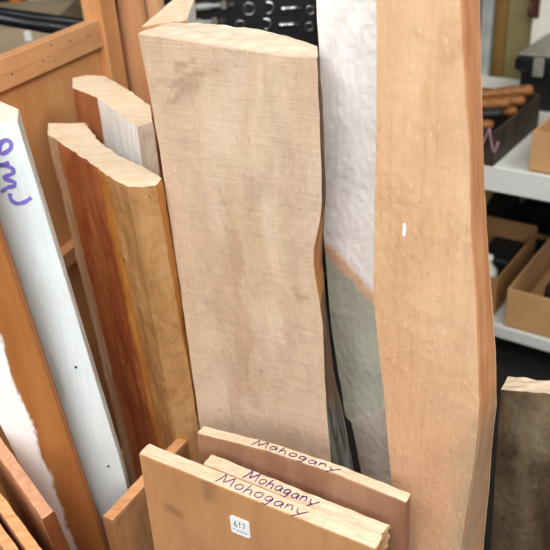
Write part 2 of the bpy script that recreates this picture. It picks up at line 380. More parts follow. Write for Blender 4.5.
# ------------------------------------------------------------ the stack of marked mahogany boards
YW = -31
fF = plane(YW, .490, (250, 500))
frontb = slab('mahogany_board', fF, [(138.5, 454), (154, 550)], [(376, 550), (370, 640)], [(138.5, 453.5), (376, 549.5)], .019, [W_front, E_mah], r=.001, wav=.0004, nx=60,
    pig=[(0, [(166, 505), (182, 513), (184, 519), (168, 511)], .012, .006, True), (0, [(205, 480), (213, 484), (211, 500), (205, 498)], .016, .006, True)],
    label='front mahogany board in the low stack, with a white price sticker on its face', cat='board', group='marked mahogany boards')
def topz(fr, top):
    a, b = loc(fr, *top[0]), loc(fr, *top[1]); return lambda x: a[1] + (x-a[0])*(b[1]-a[1])/(b[0]-a[0]) + .0004
def xs(fr, u, v, y): return loc_top(fr, u, v, y)
def x_on_top(fr, u, v, z):
    d = ray(u, v); p0 = fr.O + fr.Z*z; t = (p0-CAM).dot(fr.Z)/d.dot(fr.Z); p = CAM + d*t - fr.O; return p.dot(fr.X), p.dot(fr.Y)
def ink_top(fr, word, top, t, pa, pb, y0, yh, parent, w, **k):
    tz = topz(fr, top); z = tz(0); xa, _ = x_on_top(fr, *pa, z); xb, _ = x_on_top(fr, *pb, z)
    ink('handwriting', write(word, xa, xb, t*y0, t*yh, tz, x_slant=.002), (0, 0, 1), w, I_purple, parent, h=.0003, **k)
ink_top(fF, 'Mohogany', [(138.5, 453.5), (376, 549.5)], .019, (216, 482), (302, 522), .22, .66, frontb, .0011, label='purple handwriting reading Mohogany')
# sticker 617
st = []; xa, za = loc(fF, 230, 514.5); xb, zb = loc(fF, 249.5, 525); xc, zc = loc(fF, 230, 530)
W_, H_ = xb-xa, za-zc; x0, z0 = xa, zc
mb = MB(); n = 6; rad = .003; ring = []
for cx, cz, a0 in ((x0+W_-rad, z0+H_-rad, 0), (x0+rad, z0+H_-rad, 90), (x0+rad, z0+rad, 180), (x0+W_-rad, z0+rad, 270)):
    for i in range(n+1): a = R(a0+90*i/n); ring.append((cx+rad*math.cos(a), cz+rad*math.sin(a)))
q = len(ring); vs = [(x, -.0012, z) for x, z in ring] + [(x, .0006, z) for x, z in ring]
mb.add(vs, [tuple(range(q-1, -1, -1)), tuple(range(q, 2*q))] + [(i, (i+1) % q, (i+1) % q+q, i+q) for i in range(q)])
stk = mb.build('price_sticker', P_white, frontb, label='white price sticker printed 617')
def SP(*pts): return [Vector((x0+W_*a, -.0012, z0+H_*b)) for a, b in pts]
ink('sticker_print', [SP((.32, .8), (.22, .62), (.22, .5), (.3, .44), (.36, .52), (.3, .62), (.22, .56)), SP((.46, .72), (.5, .78), (.5, .46)),
    SP((.62, .76), (.78, .76), (.72, .6), (.68, .44)), SP((.12, .26), (.22, .26)), SP((.3, .24), (.88, .24))], (0, -1, 0), .0009, I_black, stk)
fM = plane(YW, .514, (250, 480))
midb = slab('mahogany_board', fM, [(202.5, 464), (215, 560)], [(379, 536), (376, 620)], [(202.5, 464), (379, 536)], .0185, [W_mid, E_mah], r=.0012, wav=.0009, nx=50, seed=5, live=.0,
    backR=[(388, 524), (386, 600)], notch=lambda z, w, s: (.006*abs(noise.noise((z*70, w*4, 1)))+.003*noise.noise((z*200, w*9, 3)))*(s > .99),
    label='middle mahogany board with a splintered corner, sandwiched between two others', cat='board', group='marked mahogany boards')
ink_top(fM, 'Mohagany', [(202.5, 464), (379, 536)], .0185, (246, 474), (318, 503), .22, .66, midb, .0014, label='dark purple handwriting reading Mohagany')
fB = plane(YW, .5485, (300, 465))
backb = slab('mahogany_board', fB, [(196.5, 433), (204, 520)], [(406.5, 503), (404, 580)], [(196.5, 433), (270, 452), (340, 476), (406.5, 503)], .0145, [W_back, E_mah], r=.001, wav=.0005, nx=50, seed=9,
    label='rear mahogany board of the low stack, widest, standing against the big slabs', cat='board', group='marked mahogany boards')
tzl = [loc(fB, *p) for p in ((196.5, 433), (270, 452), (340, 476), (406.5, 503))]
def tzB(x):
    for a, b in zip(tzl, tzl[1:]):
        if x <= b[0] or b is tzl[-1]: return a[1] + (x-a[0])*(b[1]-a[1])/(b[0]-a[0]) + .0006
z = tzB(0); xa, _ = x_on_top(fB, 252, 442, z); xb, _ = x_on_top(fB, 343, 468, z)
ink('handwriting', write('Mahogany', xa, xb, .0032, .0092, tzB, x_slant=.002), (0, 0, 1), .0009, I_purple, backb, h=.0004, label='thin purple handwriting reading Mahogany')
# crate side board
RV = Vector((math.cos(R(59)), math.sin(R(59)), 0)); RU = Vector((math.cos(R(-31)), math.sin(R(-31)), 0))
zx = H-.70; c0 = onz(113, 521, zx); c1 = c0 + RV*.165; tt = .0165
prism('board', [c0, c1, c1-RU*tt, c0-RU*tt], zx, (0, 0), [W_rail, E_tan], [0, 0, 0, 0], world=True, wav=.0008, seed=3,
      label='short board set crosswise at the left end of the marked mahogany stack', cat='board')

# ------------------------------------------------------------ large slabs
fC = plane(YW, .655, (160, 200), 5)
slab('live_edge_slab', fC, [(137, 34), (152, 110), (171, 230), (201, 440)],
     [(317.5, 57), (321, 120), (323.5, 180), (322, 213), (318.5, 230), (315, 247), (314.5, 262), (317, 280), (320.5, 300), (323, 325), (325.5, 370), (328, 420), (333, 470)],
     [(137, 33), (190, 41), (240, 49), (290, 56), (317.5, 57)], .062, [W_center, E_pale, W_bark],
     backR=[(318, 46), (323.5, 120), (326, 180), (324, 230), (323, 260), (326, 300), (334, 370), (345, 420), (354, 465)],
     backtop=[(150, 21), (190, 22.5), (225, 25), (262, 29), (292, 36), (316, 46)], nx=60, nz=170, nt=10, wav=.0012, live=.002, seed=21,
     pig=[(1, [(305, 222), (330, 222), (332, 300), (326, 310), (305, 300)], .01, .004, False), (2, [(322, 408), (370, 408), (380, 520), (322, 520)], .02, .01, False), (0, [(225, 250), (245, 290), (255, 400), (235, 400), (228, 330)], .05, .02, True)] + [(0, p_, .008, .012, True) for p_ in ([(150, 84), (200, 74), (201, 78), (150, 90)], [(168, 96), (214, 70), (216, 75), (170, 101)], [(176, 66), (196, 55), (197, 59), (178, 71)], [(228, 225), (236, 228), (244, 300), (238, 302)], [(222, 190), (232, 210), (228, 214)], [(295, 290), (312, 296), (310, 300), (294, 295)], [(244, 320), (250, 322), (252, 380), (247, 380)])],
     label='wide pale tan sawn slab with rough face and dark bark on its right edge', cat='slab')
fW = plane(YW, .735, (345, 200), 3)
slab('live_edge_slab', fW, [(312, -30), (316, 0), (319, 60), (323, 150), (323, 230), (331, 330), (345, 415), (352, 422), (362, 480)],
     [(378, -30), (378, 0), (379, 100), (377, 200), (378, 300), (386, 404), (392, 440), (402, 480)], [(312, -30), (378, -30)], .045, [W_white, E_pale], nx=40, nz=190, wav=.002, live=.003, seed=33,
     pig=[(0, [(315, 238), (325, 243), (345, 258), (376, 298), (376, 318), (345, 285), (315, 262)], .006, .004, True),
          (1, [(310, 255), (323, 252), (350, 279), (380, 312), (392, 402), (372, 412), (352, 420), (330, 420)], .008, .006, True),
          (2, [(330, 419), (352, 419), (372, 411), (392, 402), (420, 500), (330, 500)], .008, .006, True)],
     label='whitish slab turning grey green below a diagonal break, between the two widest slabs', cat='slab')
fT = plane(YW, .60, (430, 430), 2)
TB = slab('tall_board', fT, [(376, -30), (376, 0), (376, 120), (374, 200), (373, 300), (379, 360), (384, 402), (390, 470), (399, 550)],
     [(461, -30), (461, 0), (465, 80), (469.5, 150), (471.5, 230), (476, 300), (479, 360), (480, 405), (476, 455), (461, 550)],
     [(376, -30), (461, -30)], .05, [W_tall, E_tan, W_tallside],
     backR=[(479.5, -30), (480, 0), (482, 80), (484.5, 160), (488, 230), (492, 290), (496, 350), (497, 405), (492, 455), (484, 550)],
     nx=46, nz=190, nt=10, wav=.001, live=.0012, seed=44,
     pig=[(1, [(478, 430), (486, 440), (482, 500), (478, 570), (450, 570)], .05, .012, False), (0, [(370, 380), (385, 340), (440, 380), (460, 450), (470, 560), (370, 560)], .12, .03, True)],
     label='tallest orange tan board running out of the top of the frame, right of centre', cat='board')
sx, sz = loc(fT, 404.5, 230)
sx, sz = sx, sz
mb = MB(); mb.lathe([(.0001, -.0004), (.0022, .0002), (.002, .0012), (.0001, .0014)], (0, 0, 0), (0, -1, 0), 12)
for v in mb.v: v.z *= 3.4; v.x *= .8
mb.build('paint_fleck', P_white, TB, Matrix.Translation((sx, 0, sz)), label='white paint fleck')
# bark-faced board, bottom right
fD = plane(YW-4, .80, (520, 420))
slab('board', fD, [(500, 391), (490, 550)], [(590, 399), (575, 560)], [(500, 390), (550, 394.5), (590, 398)], .03, [W_dark, E_cream], nx=30, nz=110, wav=.0016, live=.002, seed=55,
     backtop=[(514, 378), (552, 380.5), (595, 384)], pig=[(0, [(512, 405), (550, 400), (550, 450), (520, 455)], .04, .02, True)],
     label='dark weathered board with pale sawn top at the lower right corner', cat='board')
# pieces seen behind the pale slab's upper left corner
Z7 = 1.085
fP = plane(YW, .86, (165, 20), 2)
slab('beam', fP, [(141, 28), (152, 110)], [(187, 22), (196, 110)], [(141, 27), (187, 20)], .10, [W_plank, E_cream, W_seven[2]], nx=20, nz=60, wav=.001, seed=61,
     backtop=[(156, -8), (197, -4)], backR=[(195.5, 0), (203, 110)],
     label='thick squared beam with pale right side peeping up behind the pale slab', cat='beam')

# ------------------------------------------------------------ left group
ZP = H-.335
W_po = prism('split_beam', [(47, 134), (57, 141), (97, 168), (106, 175.5), (127, 187), (141, 187.5), (156, 186), (162.5, 178), (145, 167), (120, 156), (98, 140), (86, 123), (48, 123)], ZP, (.024, -.012), W_post,
      [0, 2, 4, 3, 3, 3, 4, 0, 0, 0, 0, 0, 0], wav=.0022, seed=7, nz=150,
      label='reddish brown split beam with a pale curved top, leaning left of the wide slab', cat='beam')
ZQ = H-.297
prism('split_beam', [(72, 88), (97, 98), (137, 127.5), (153, 122), (151, 106), (128, 89), (105, 76), (86, 75), (72, 78)], ZQ, (-.012, 0.0), W_seven, [0, 2, 3, 0, 0, 0, 0, 0, 0], wav=.0012, seed=12,
      label='squared beam with a white painted side, standing behind the reddish split beam', cat='beam')
# white painted board with violet writing
fA = plane(-4, .765, (60, 300), 3)
wb = slab('painted_board', fA, [(-30, 124), (-2, 228), (55, 385), (112, 560)], [(17.5, 121), (70, 295), (123, 470), (143, 550)], [(-30, 127), (17.5, 120.5)], .012, [W_paint, E_cream, W_paintside], nx=40, nz=150, wav=.0004,
     backtop=[(-30, 85), (16, 109)], pig=[(1, [(48, 352), (52, 352), (66, 400), (60, 400)], .004, .001, True)],
     label='long white painted board with violet scrawl near its top', cat='board')
def WP(fr, pts, y=-.0002): return [Vector((loc(fr, u, v)[0], y, loc(fr, u, v)[1])) for u, v in pts]
def zz(x, y): return (x/3.79, 95+y/3.79)
ink('handwriting', [WP(fA, [zz(-14, 205), zz(8, 222), zz(38, 205), zz(42, 182), zz(22, 170), zz(2, 185), zz(-2, 215)]),
    WP(fA, [zz(-25, 262), zz(0, 268), zz(35, 255)]),
    WP(fA, [zz(5, 368), zz(30, 350), zz(52, 345), zz(54, 330), zz(22, 318), zz(20, 308), zz(46, 298), zz(50, 280), zz(20, 268), zz(-5, 262)]),
    WP(fA, [zz(38, 372), zz(42, 395), zz(62, 410), zz(92, 406), zz(118, 388)])], (0, -1, 0), .0054, I_violet, wb, h=.0006, label='violet marker scrawl')
kx, kz = loc(fA, 76, 367); MB().lathe([(.0016, 0), (.0016, .0012), (.0008, .0014)], (kx, 0, kz), (0, -1, 0), 12).build('nail_head', B_dark, wb)
kx, kz = loc(fA, 108.5, 466); MB().lathe([(.0016, 0), (.0016, .0012), (.0008, .0014)], (kx, 0, kz), (0, -1, 0), 12).build('nail_head', B_dark, wb)
fK = plane(-6, .70, (50, 420), 2)
slab('painted_board', fK, [(-110, 150), (-62, 300), (20, 465), (68, 560)], [(-40, 112), (0, 237), (52, 390), (104, 545)], [(-90, 110), (-40, 108)], .012, [W_peel, E_tan], nx=60, nz=170, wav=.0004, seed=71,
     pig=[(0, [(-140, 100), (-60, 130), (-20, 290), (0, 338), (5, 352), (14, 385), (28, 412), (40, 450), (55, 490), (66, 520), (80, 560), (60, 590), (-100, 590)], .004, .006, True)],
     label='brown board with white paint peeled along its left half, leaning in the lower left', cat='board')
# three beams, bottom left
def beam(pa, pb, pc, z, shift, mats, seed, label, back=.22):
    A, B, C = onz(*pa, z), onz(*pb, z), onz(*pc, z); D = (A-B).normalized(); w = C-B
    w = w - D*w.dot(D)*.6; P = [C, B, B+D*back, C+D*back]
    P = [p - Vector((0, 0, 0)) for p in P]
    prism('plank', P, z, shift, mats, [2, 0, 0, 0], world=True, wav=.001, seed=seed, sub=.008, label=label, cat='board', group='boards in the lower left corner')
BM = [W_beam, E_tan, W_front]
beam((18, 461), (54, 511), (42, 520), H-.60, (.05, -.0), [W_beam, wood('beam_top', '#d2a080', '#c08a68', '#ca9676', rough=.7, speck=.5), wood('beam_end', '#7a4426', '#5e3018', rough=.6)], 81, 'thickest plank in the lower left corner, its dark brown end facing the viewer')
beam((0, 491), (43, 550), (30, 556), H-.60, (.05, 0), BM, 84, 'thin plank in the lower left corner, between the thickest plank and the corner one')
beam((0, 522), (22, 553), (9, 559), H-.60, (.05, 0), BM, 87, 'plank cut off by the lower left corner of the photo')
fO = plane(-20, .86, (8, 440), 2)
slab('board', fO, [(-60, 380), (-50, 440)], [(4, 380), (17, 462)], [(-60, 385), (4, 392)], .02, [W_beam, E_tan], nx=16, nz=70, seed=91,
     label='orange tan board just showing left of the peeling painted board', cat='board')
# ------------------------------------------------------------ framed panel (crate side) at the left
ZR = H-.262
a0 = onz(0, 72, ZR); a1 = onz(104, 28, ZR); PV = (a1-a0); PV.z = 0; PL = PV.length; PV.normalize(); PU = Vector((PV.y, -PV.x, 0))
Mp = Matrix.Translation(Vector((a0.x, a0.y, 0))) @ Matrix((PV, PU*-1, Vector((0, 0, 1)))).transposed().to_4x4()
# local: x along the panel (away), y into the panel (left), z up
panel = empty('crate_side', (a0.x, a0.y, 0), label='tall framed wooden crate side with top rail and upright post, at the left', cat='crate')
Ml = Matrix((PV, PU*-1, Vector((0, 0, 1)))).transposed().to_4x4()
def dense(mb, n=0): return mb
def pz(u, v):
    """height and run where a pixel ray meets the panel face"""
    d = ray(u, v); n_ = PU; t = (Vector((a0.x, a0.y, 0))-CAM).dot(n_)/d.dot(n_); p = CAM+d*t - Vector((a0.x, a0.y, 0)); return p.dot(PV), p.z
zt0 = pz(0, 60)[1]; zt1 = pz(98, 20)[1]; zb0 = pz(0, 92)[1]; zb1 = pz(105, 46)[1]
x1 = pz(101, 30)[0]; x2 = pz(118, 40)[0]
def quadbox(name, pts, y0, y1, m, lay=None, **k):
    vs = [(x, y0, z) for x, z in pts] + [(x, y1, z) for x, z in pts]
    o = MB().add(vs, [(3, 2, 1, 0), (4, 5, 6, 7), (0, 1, 5, 4), (1, 2, 6, 5), (2, 3, 7, 6), (3, 0, 4, 7)]).build(name, m, panel, Ml, **k)
    b = o.modifiers.new('bevel', 'BEVEL'); b.width = .0012; b.segments = 2; return o
W_frameh = wood('frame_rail', '#d8a272', '#ca8f5e', '#d09868', grain=(3, 40, 40), rough=.65, speck=.9, speckcol='#5a3018')
quadbox('top_rail', [(-.35, zb0), (x1, zb1), (x1, zt1), (-.35, zt0)], 0, .022, W_frameh)
quadbox('bottom_rail', [(-.35, 0), (x1, 0), (x1, .06), (-.35, .06)], 0, .022, W_frameh)
quadbox('post', [(x1, 0), (x2, 0), (x2, 1.5), (x1, 1.5)], -.006, .03, W_frame)
quadbox('panel_board', [(-.35, .03), ((x1-.35)/2, .03), ((x1-.35)/2, min(zb0, zb1)+.02), (-.35, min(zb0, zb1)+.02)], .012, .02, W_panel)
quadbox('panel_board', [((x1-.35)/2+.001, .03), (x1, .03), (x1, min(zb0, zb1)+.02), ((x1-.35)/2+.001, min(zb0, zb1)+.02)], .012, .02, W_panel)
zc = pz(62, 257)[1]
quadbox('middle_rail', [(-.35, zc-.02), (x1, zc-.02), (x1, zc+.008), (-.35, zc+.008)], -.008, .012, W_frameh)
for u, v in ((12, 74), (43, 61), (51, 45), (88, 36), (70, 41)):
    nx_, nz_ = pz(u, v); MB().lathe([(.0015, -.0004), (.0015, .0004), (.0008, .0006)], (nx_, 0, nz_), (0, -1, 0), 10).build('nail_head', B_dark, panel, Ml)
# upright planks behind the post
dpl = 1.02
for i, (l, r_, m, lab, dd, tp) in enumerate(((( 113, 0), (130, 0), W_plank, 'upright plank right beside the crate post, top left of centre', 1.06, -40), ((129, 0), (150, 0), wood('plank_pale', '#d9ae84', '#c99a6e', rough=.7), 'paler upright plank touching the thick squared beam, behind it', 1.09, -40))):
    fr = plane(YW, dd, (l[0]+8, 40), 1)
    slab('plank', fr, [(l[0], tp), (l[0]+13 if i == 0 else l[0]+14, 90)], [(r_[0], tp), (r_[0]+22, 90)], [(l[0], tp), (r_[0], tp)], .018, [m, E_tan], nx=12, nz=60, seed=100+i, wav=.0006, label=lab, cat='plank')

# ------------------------------------------------------------ white rack on the right
SY = -37; SU = Vector((math.cos(R(SY)), math.sin(R(SY)), 0)); SV = Vector((-SU.y, SU.x, 0))
zs1 = H-.62; o1 = onz(484, 166, zs1)
def G(u, v, z):
    p = onz(u, v, z) - Vector((o1.x, o1.y, 0)); return p.dot(SU), p.dot(SV)
# lower shelf height so that its front edge lies in the same upright plane
d = ray(520, 333); n_ = SV; t = (Vector((o1.x, o1.y, 0))-CAM).dot(SV)/d.dot(SV); zs2 = (CAM+d*t).z
rack = empty('storage_rack', (o1.x, o1.y, 0), R(SY), label='white metal shelving rack loaded with boxes at the right edge', cat='shelf')
lip = (CAM + ray(484, 166)*((Vector((o1.x, o1.y, 0))-CAM).dot(SV)/ray(484, 166).dot(SV))).z - (CAM + ray(486, 190)*((Vector((o1.x, o1.y, 0))-CAM).dot(SV)/ray(486, 190).dot(SV))).z
SW, SD = 1.15, .62
d = ray(485, 70); p0 = Vector((o1.x, o1.y, 0)) + SV*(SD+.02); t = (p0-CAM).dot(SV)/d.dot(SV); ux = (CAM+d*t-p0).dot(SU); XL = ux-.02
def shelf(z, lp):
    m = MB(); m.box(XL, SW, 0, SD, z-.004, z, .001); m.box(XL, SW, 0, .004, z-lp, z-.0005, .001); m.box(XL, SW, SD-.004, SD, z-lp, z-.0005, .001)
    m.box(XL, SW, .004, .02, z-lp, z-lp+.003, .0005); m.build('shelf', S_white, rack)
shelf(zs1, lip); shelf(zs2, .028)
for x, y in ((SW-.03, .002), (SW-.03, SD-.03)):
    m = MB(); hh = 1.9; m.box(x-.004, x-.001, y, y+.03, 0, hh, .0005); m.box(x-.004, x+.03, y-.004, y-.001, 0, hh, .0005)
    for q in range(18): pass
    m.build('upright', S_grey, rack)
m = MB(); m.box(ux-.014, ux+.014, SD+.0005, SD+.018, 0, 1.9, .002); m.build('back_post', S_grey, rack)
m = MB(); m.box(ux-.10, ux-.014, SD+.004, SD+.016, zs1+.20, zs1+.225, .002); m.build('cross_bar', S_white, rack)

def onrack(x, y, z, rz=0):
    p = Vector((o1.x, o1.y, 0)) + SU*x + SV*y; p.z = z; return p, R(SY)+rz
def open_carton(x, y, z, w, dp, h, th, m, label, flaps=(), rz=0, cat='box', grp=None, name='cardboard_box'):
    p, a = onrack(x, y, z, rz); e = empty(name, p, a, label=label, cat=cat, group=grp)
    MB().box(0, w, 0, dp, .0005, th).build('bottom', m, e)
    mb = MB(); mb.box(0, w, 0, th, .0005, h, .0006); mb.box(0, w, dp-th, dp, .0005, h, .0006); mb.box(0, th, th, dp-th, .0005, h, .0006); mb.box(w-th, w, th, dp-th, .0005, h, .0006)
    mb.build('side_walls', m, e)
    for fl in flaps:
        mb = MB()
        if fl == 'left': mb.add([(0, 0, h), (0, dp, h), (-.05, dp, h-.02), (-.05, 0, h-.02), (0, 0, h+th), (0, dp, h+th), (-.05, dp, h-.02+th), (-.05, 0, h-.02+th)], [(0, 1, 2, 3), (7, 6, 5, 4), (0, 4, 5, 1), (1, 5, 6, 2), (2, 6, 7, 3), (3, 7, 4, 0)])
        if fl == 'back': mb.box(0, w, dp-th, dp, h+.001, h+.02)
        mb.build('flap', m, e)
    return e
def hz(u, v, x, y):
    """height above floor where the pixel ray passes the rack-frame point (x,y) front plane"""
    d = ray(u, v); p0 = Vector((o1.x, o1.y, 0)) + SV*y; t = (p0-CAM).dot(SV)/d.dot(SV); return (CAM+d*t).z
# box on the upper shelf
bx, by = G(524.5, 175, zs1); by = max(by, .012)
hb = hz(527, 131, bx, by) - zs1
open_carton(bx, by, zs1+.001, .26, .30, hb, .004, K_card, 'open cardboard box on the upper white shelf, right edge', grp=None)
# tool tray on the upper shelf
tx, ty = G(493, 167, zs1); hT = .075
tray = empty('tool_tray', *[onrack(tx-.30, ty, zs1+.001)[0]], R(SY), label='dark tray full of wooden tool handles on the upper shelf', cat='tray')
mb = MB(); TW, TD, th = .30, .27, .005
mb.box(0, TW, 0, TD, 0, th); mb.box(0, TW, 0, th, th, hT, .001); mb.box(0, TW, TD-th, TD, th, hT, .001); mb.box(0, th, th, TD-th, th, hT, .001); mb.box(TW-th, TW, th, TD-th, th, hT, .001)
mb.build('tray_body', plain('tray_dark', '#40362a', '#2a2018', rough=.6), tray)
names = ['wooden handle nearest the front rim of the dark tray', 'chisel with a black grip in the dark tray', 'brown handle just behind the black grip in the tray', 'brown handle in the middle of the heap in the tray', 'second handle from the back of the dark tray', 'rearmost wooden handle in the dark tray, nearest the toolbox']
for i in range(6):
    p, a = onrack(tx-.10+.004*i, ty+.035+.034*i, zs1+hT-.022+.012*(i % 3))
    e = empty('chisel', p, R(SY+10+5*(i % 3)), label=names[i], cat='tool', group='wooden tool handles in the tray')
    L_ = .16; mb = MB(); pr = [(.004, 0), (.011, .006), (.013, .03), (.010, .07), (.013, .11), (.012, .15), (.008, .158), (.001, .16)]
    mb.lathe([(r_*(.85+.1*(i % 3)), h_) for r_, h_ in pr], (-.08, 0, .0), (1, 0, .12), 16)
    mb.build('grip', T_brown if i != 1 else B_dark, e, smooth=True)
    MB().lathe([(.0068, 0), (.0068, .014), (.005, .018)], (-.095, 0, -.002), (1, 0, .12), 14).build('ferrule', C_chrome if i == 4 else B_dark, e)
    MB().box(-.14, -.09, -.004, .004, -.006, -.001, .001).build('blade', B_dark, e)
p, a = onrack(tx-.02, ty-.004, zs1+hT)
pts = []
for i in range(60):
    q = i/59; pts.append((tx-.09+.10*q, ty-.0065-.003*math.sin(q*40), zs1+hT-.02+.018*math.sin(q*26)+.012*math.cos(q*9)))
W = [onrack(x, y, z)[0] for x, y, z in pts]; c0_ = sum(W, Vector())/len(W)
MB().tube([w-c0_ for w in W], .0022, 7).build('cord', T_pink, None, Matrix.Translation(c0_), smooth=True, label='pinkish cord tangled over the rim of the tool tray', cat='cord')
# black toolbox
kx, ky = G(518, 96, zs1+.0)
ky = min(ky, SD-.24); kx = G(518, 96, zs1)[0]
d = ray(518, 90); p0 = Vector((o1.x, o1.y, 0)) + SV*ky; t = (p0-CAM).dot(SV)/d.dot(SV); kx = (CAM+d*t-p0).dot(SU)
zt = hz(516, 52, kx, ky); ht = zt - zs1
tb = empty('toolbox', onrack(kx, ky, zs1+.001)[0], R(SY), label='black plastic toolbox with grey latch at the back of the upper shelf', cat='toolbox')
MB().box(0, .34, 0, .2, 0, ht-.045, .006).build('body', B_black, tb)
mb = MB(); mb.box(-.012, .352, -.012, .212, ht-.045, ht-.008, .008); mb.build('lid', B_black, tb)
MB().box(-.006, .346, -.006, .206, ht-.008, ht, .003).build('lid_top', B_grey, tb)
MB().box(.035, .06, -.018, -.011, ht-.05, ht-.006, .002).build('latch', B_grey, tb)
MB().tube([(.10, .1, ht-.001), (.10, .1, ht+.02), (.24, .1, ht+.02), (.24, .1, ht-.001)], .007, 10).build('handle', B_black, tb)
# boards standing behind the rack
def backsheet(name, u0, u1, y, z1, m, label, cat='panel'):
    def at(u):
        d = ray(u, 30); p0 = Vector((o1.x, o1.y, 0)) + SV*y; t = (p0-CAM).dot(SV)/d.dot(SV); return (CAM+d*t-p0).dot(SU)
    a, b = at(u0), at(u1)
    p, ang = onrack(a, y, 0); e = MB().box(0, b-a, 0, .015, 0, z1, .002).build(name, m, None, label=label, cat=cat)
    e.location = p; e.rotation_euler = (0, 0, ang); return e
backsheet('hardboard_sheet', 494, 505, SD+.07, 1.9, P_amber, 'amber brown strip of board standing behind the rack post')
backsheet('hardboard_sheet', 506, 536, SD+.09, 1.9, P_olive, 'olive coloured sheet standing between rack post and cream panel')
cp = backsheet('cream_panel', 531, 600, SD+.05, 1.9, P_cream, 'cream white panel behind the black toolbox, top right corner')
d = ray(535, 6); p0 = Vector((o1.x, o1.y, 0)) + SV*(SD+.05); t = (p0-CAM).dot(SV)/d.dot(SV); q = CAM+d*t
e = empty('wall_hook', q, R(SY), label='dark brown hook fixed on the cream panel at the top right', cat='hook')
hk = plain('hook_brown', '#3c1f18', '#52291e', rough=.5)
MB().box(-.012, .014, -.006, 0, -.03, .03, .002).build('plate', hk, e)
MB().tube([(0, -.004, .01), (0, -.03, .012), (0, -.04, -.006), (0, -.03, -.02)], .005, 8).build('hook_arm', hk, e, smooth=True)
# lower shelf
lx, ly = G(503, 327, zs2); ly = max(ly, .01)
hl = hz(508, 289, lx, ly) - zs2
open_carton(lx, ly, zs2+.001, .30, .34, hl, .004, K_card, 'large open cardboard box at the front of the lower shelf')
p, a = onrack(lx+.055, ly+.085, zs2+.006)
e = empty('drill_case', p, a, label='black plastic case inside the large open box on the lower shelf', cat='case')
MB().box(0, .17, 0, .16, 0, hl*.75, .008).build('case_body', B_black, e); MB().tube([(.03, -.001, hl*.45), (.03, -.02, hl*.45), (.10, -.02, hl*.45), (.10, -.001, hl*.45)], .005, 8).build('handle', B_black, e)
p, a = onrack(lx+.055, ly+.035, zs2+.006)
e = empty('marker_pen', p, a, label='orange pen standing in the large open box on the lower shelf', cat='pen')
MB().lathe([(.005, 0), (.006, .003), (.006, hl*.78), (.004, hl*.8)], (0, 0, 0), (.25, .0, 1), 12).build('barrel', O_orange, e, smooth=True)
MB().lathe([(.0062, hl*.8), (.0062, hl*.95), (.004, hl*.97)], (0, 0, 0), (.25, .0, 1), 12).build('cap', B_black, e, smooth=True)
# left carton on the lower shelf, partly behind the tall board
W2 = .26; cx = lx-.035-W2
open_carton(cx, ly+.03, zs2+.001, W2, .26, hl*.98, .004, K_carddk, 'brown open carton left of the large box on the lower shelf', flaps=('back',))
for i in range(5):
    p, a = onrack(cx+.03+.024*i, ly+.125+.025*((i*2) % 5), zs2+.008)
    lab = ['dark steel bar in the brown carton, farthest left', 'dark steel bar leaning in the brown carton middle', 'dark steel bar by the back of the brown carton', 'dark steel bar in the brown carton near its right wall', 'dark steel bar at the right rear of the brown carton'][i]
    MB().tube([(0, 0, 0), (.008*(-1)**i, .004, hl*.8), (.01*(-1)**i, .006, hl*1.0)], .009, 10).build('steel_bar', B_dark, None, Matrix.Translation(p) @ Matrix.Rotation(a, 4, 'Z'), smooth=True, label=lab, cat='tool', group='steel bars in the brown carton')
p, a = onrack(cx+W2-.045, ly+.085, zs2+.008)
e = empty('bottle', p, a, label='white plastic bottle standing in the brown carton beside the tall board', cat='bottle')
MB().lathe([(.022, 0), (.024, .004), (.024, hl*.75), (.01, hl*.95), (.01, hl*1.02)], (0, 0, 0), (0, 0, 1), 20).build('bottle_body', P_cream, e, smooth=True)
MB().lathe([(.012, hl*1.02), (.012, hl*1.14), (.009, hl*1.16)], (0, 0, 0), (0, 0, 1), 16).build('bottle_cap', P_white, e, smooth=True)
p, a = onrack(cx+W2-.092, ly+.135, zs2+.008)
e = empty('tool_case', p, a, label='black case lying inside the brown carton beside the tall board', cat='case')
MB().box(0, .08, 0, .12, 0, hl*.8, .006).build('case_body', B_black, e); MB().box(.02, .035, -.004, 0, hl*.5, hl*.62, .001).build('clasp', B_grey, e)
# dark crate and small carton deeper on the lower shelf
def x_at(u, v, y):
    d = ray(u, v); p0 = Vector((o1.x, o1.y, 0)) + SV*y; t = (p0-CAM).dot(SV)/d.dot(SV); return (CAM+d*t-p0).dot(SU), (CAM+d*t).z
yb_ = ly+.355
qx, qz = x_at(500, 226, yb_)
e = empty('plastic_crate', onrack(qx, yb_, zs2+.001)[0], R(SY), label='black crate behind the boxes on the lower shelf', cat='crate')
hq = qz - zs2; mb = MB(); mb.box(0, .3, 0, .2, 0, .006); mb.box(0, .3, 0, .006, .006, hq, .001); mb.box(0, .3, .194, .2, .006, hq, .001); mb.box(0, .006, .006, .194, .006, hq, .001); mb.box(.294, .3, .006, .194, .006, hq, .001)
mb.build('crate_body', B_black, e); MB().box(-.004, .304, -.004, .0, hq-.012, hq, .001).build('rim', K_carddk, e)
qx2, qz2 = x_at(487, 212, yb_+.02)
hq2 = max(.1, qz2-zs2)
e = empty('plastic_crate', onrack(qx-.235, yb_, zs2+.001)[0], R(SY), label='dark bin under the small pale carton, lower shelf, against the tall board', cat='crate')
mb = MB(); mb.box(0, .22, 0, .2, 0, hq2-.01, .004); mb.build('bin_body', B_dark, e); MB().box(-.003, .223, -.003, .203, hq2-.01, hq2-.002, .002).build('bin_lid', B_black, e)
e = empty('carton', onrack(qx-.20, yb_+.01, zs2+hq2)[0], R(SY+8), label='small pale yellow carton under the upper shelf, beside the tall board', cat='box')
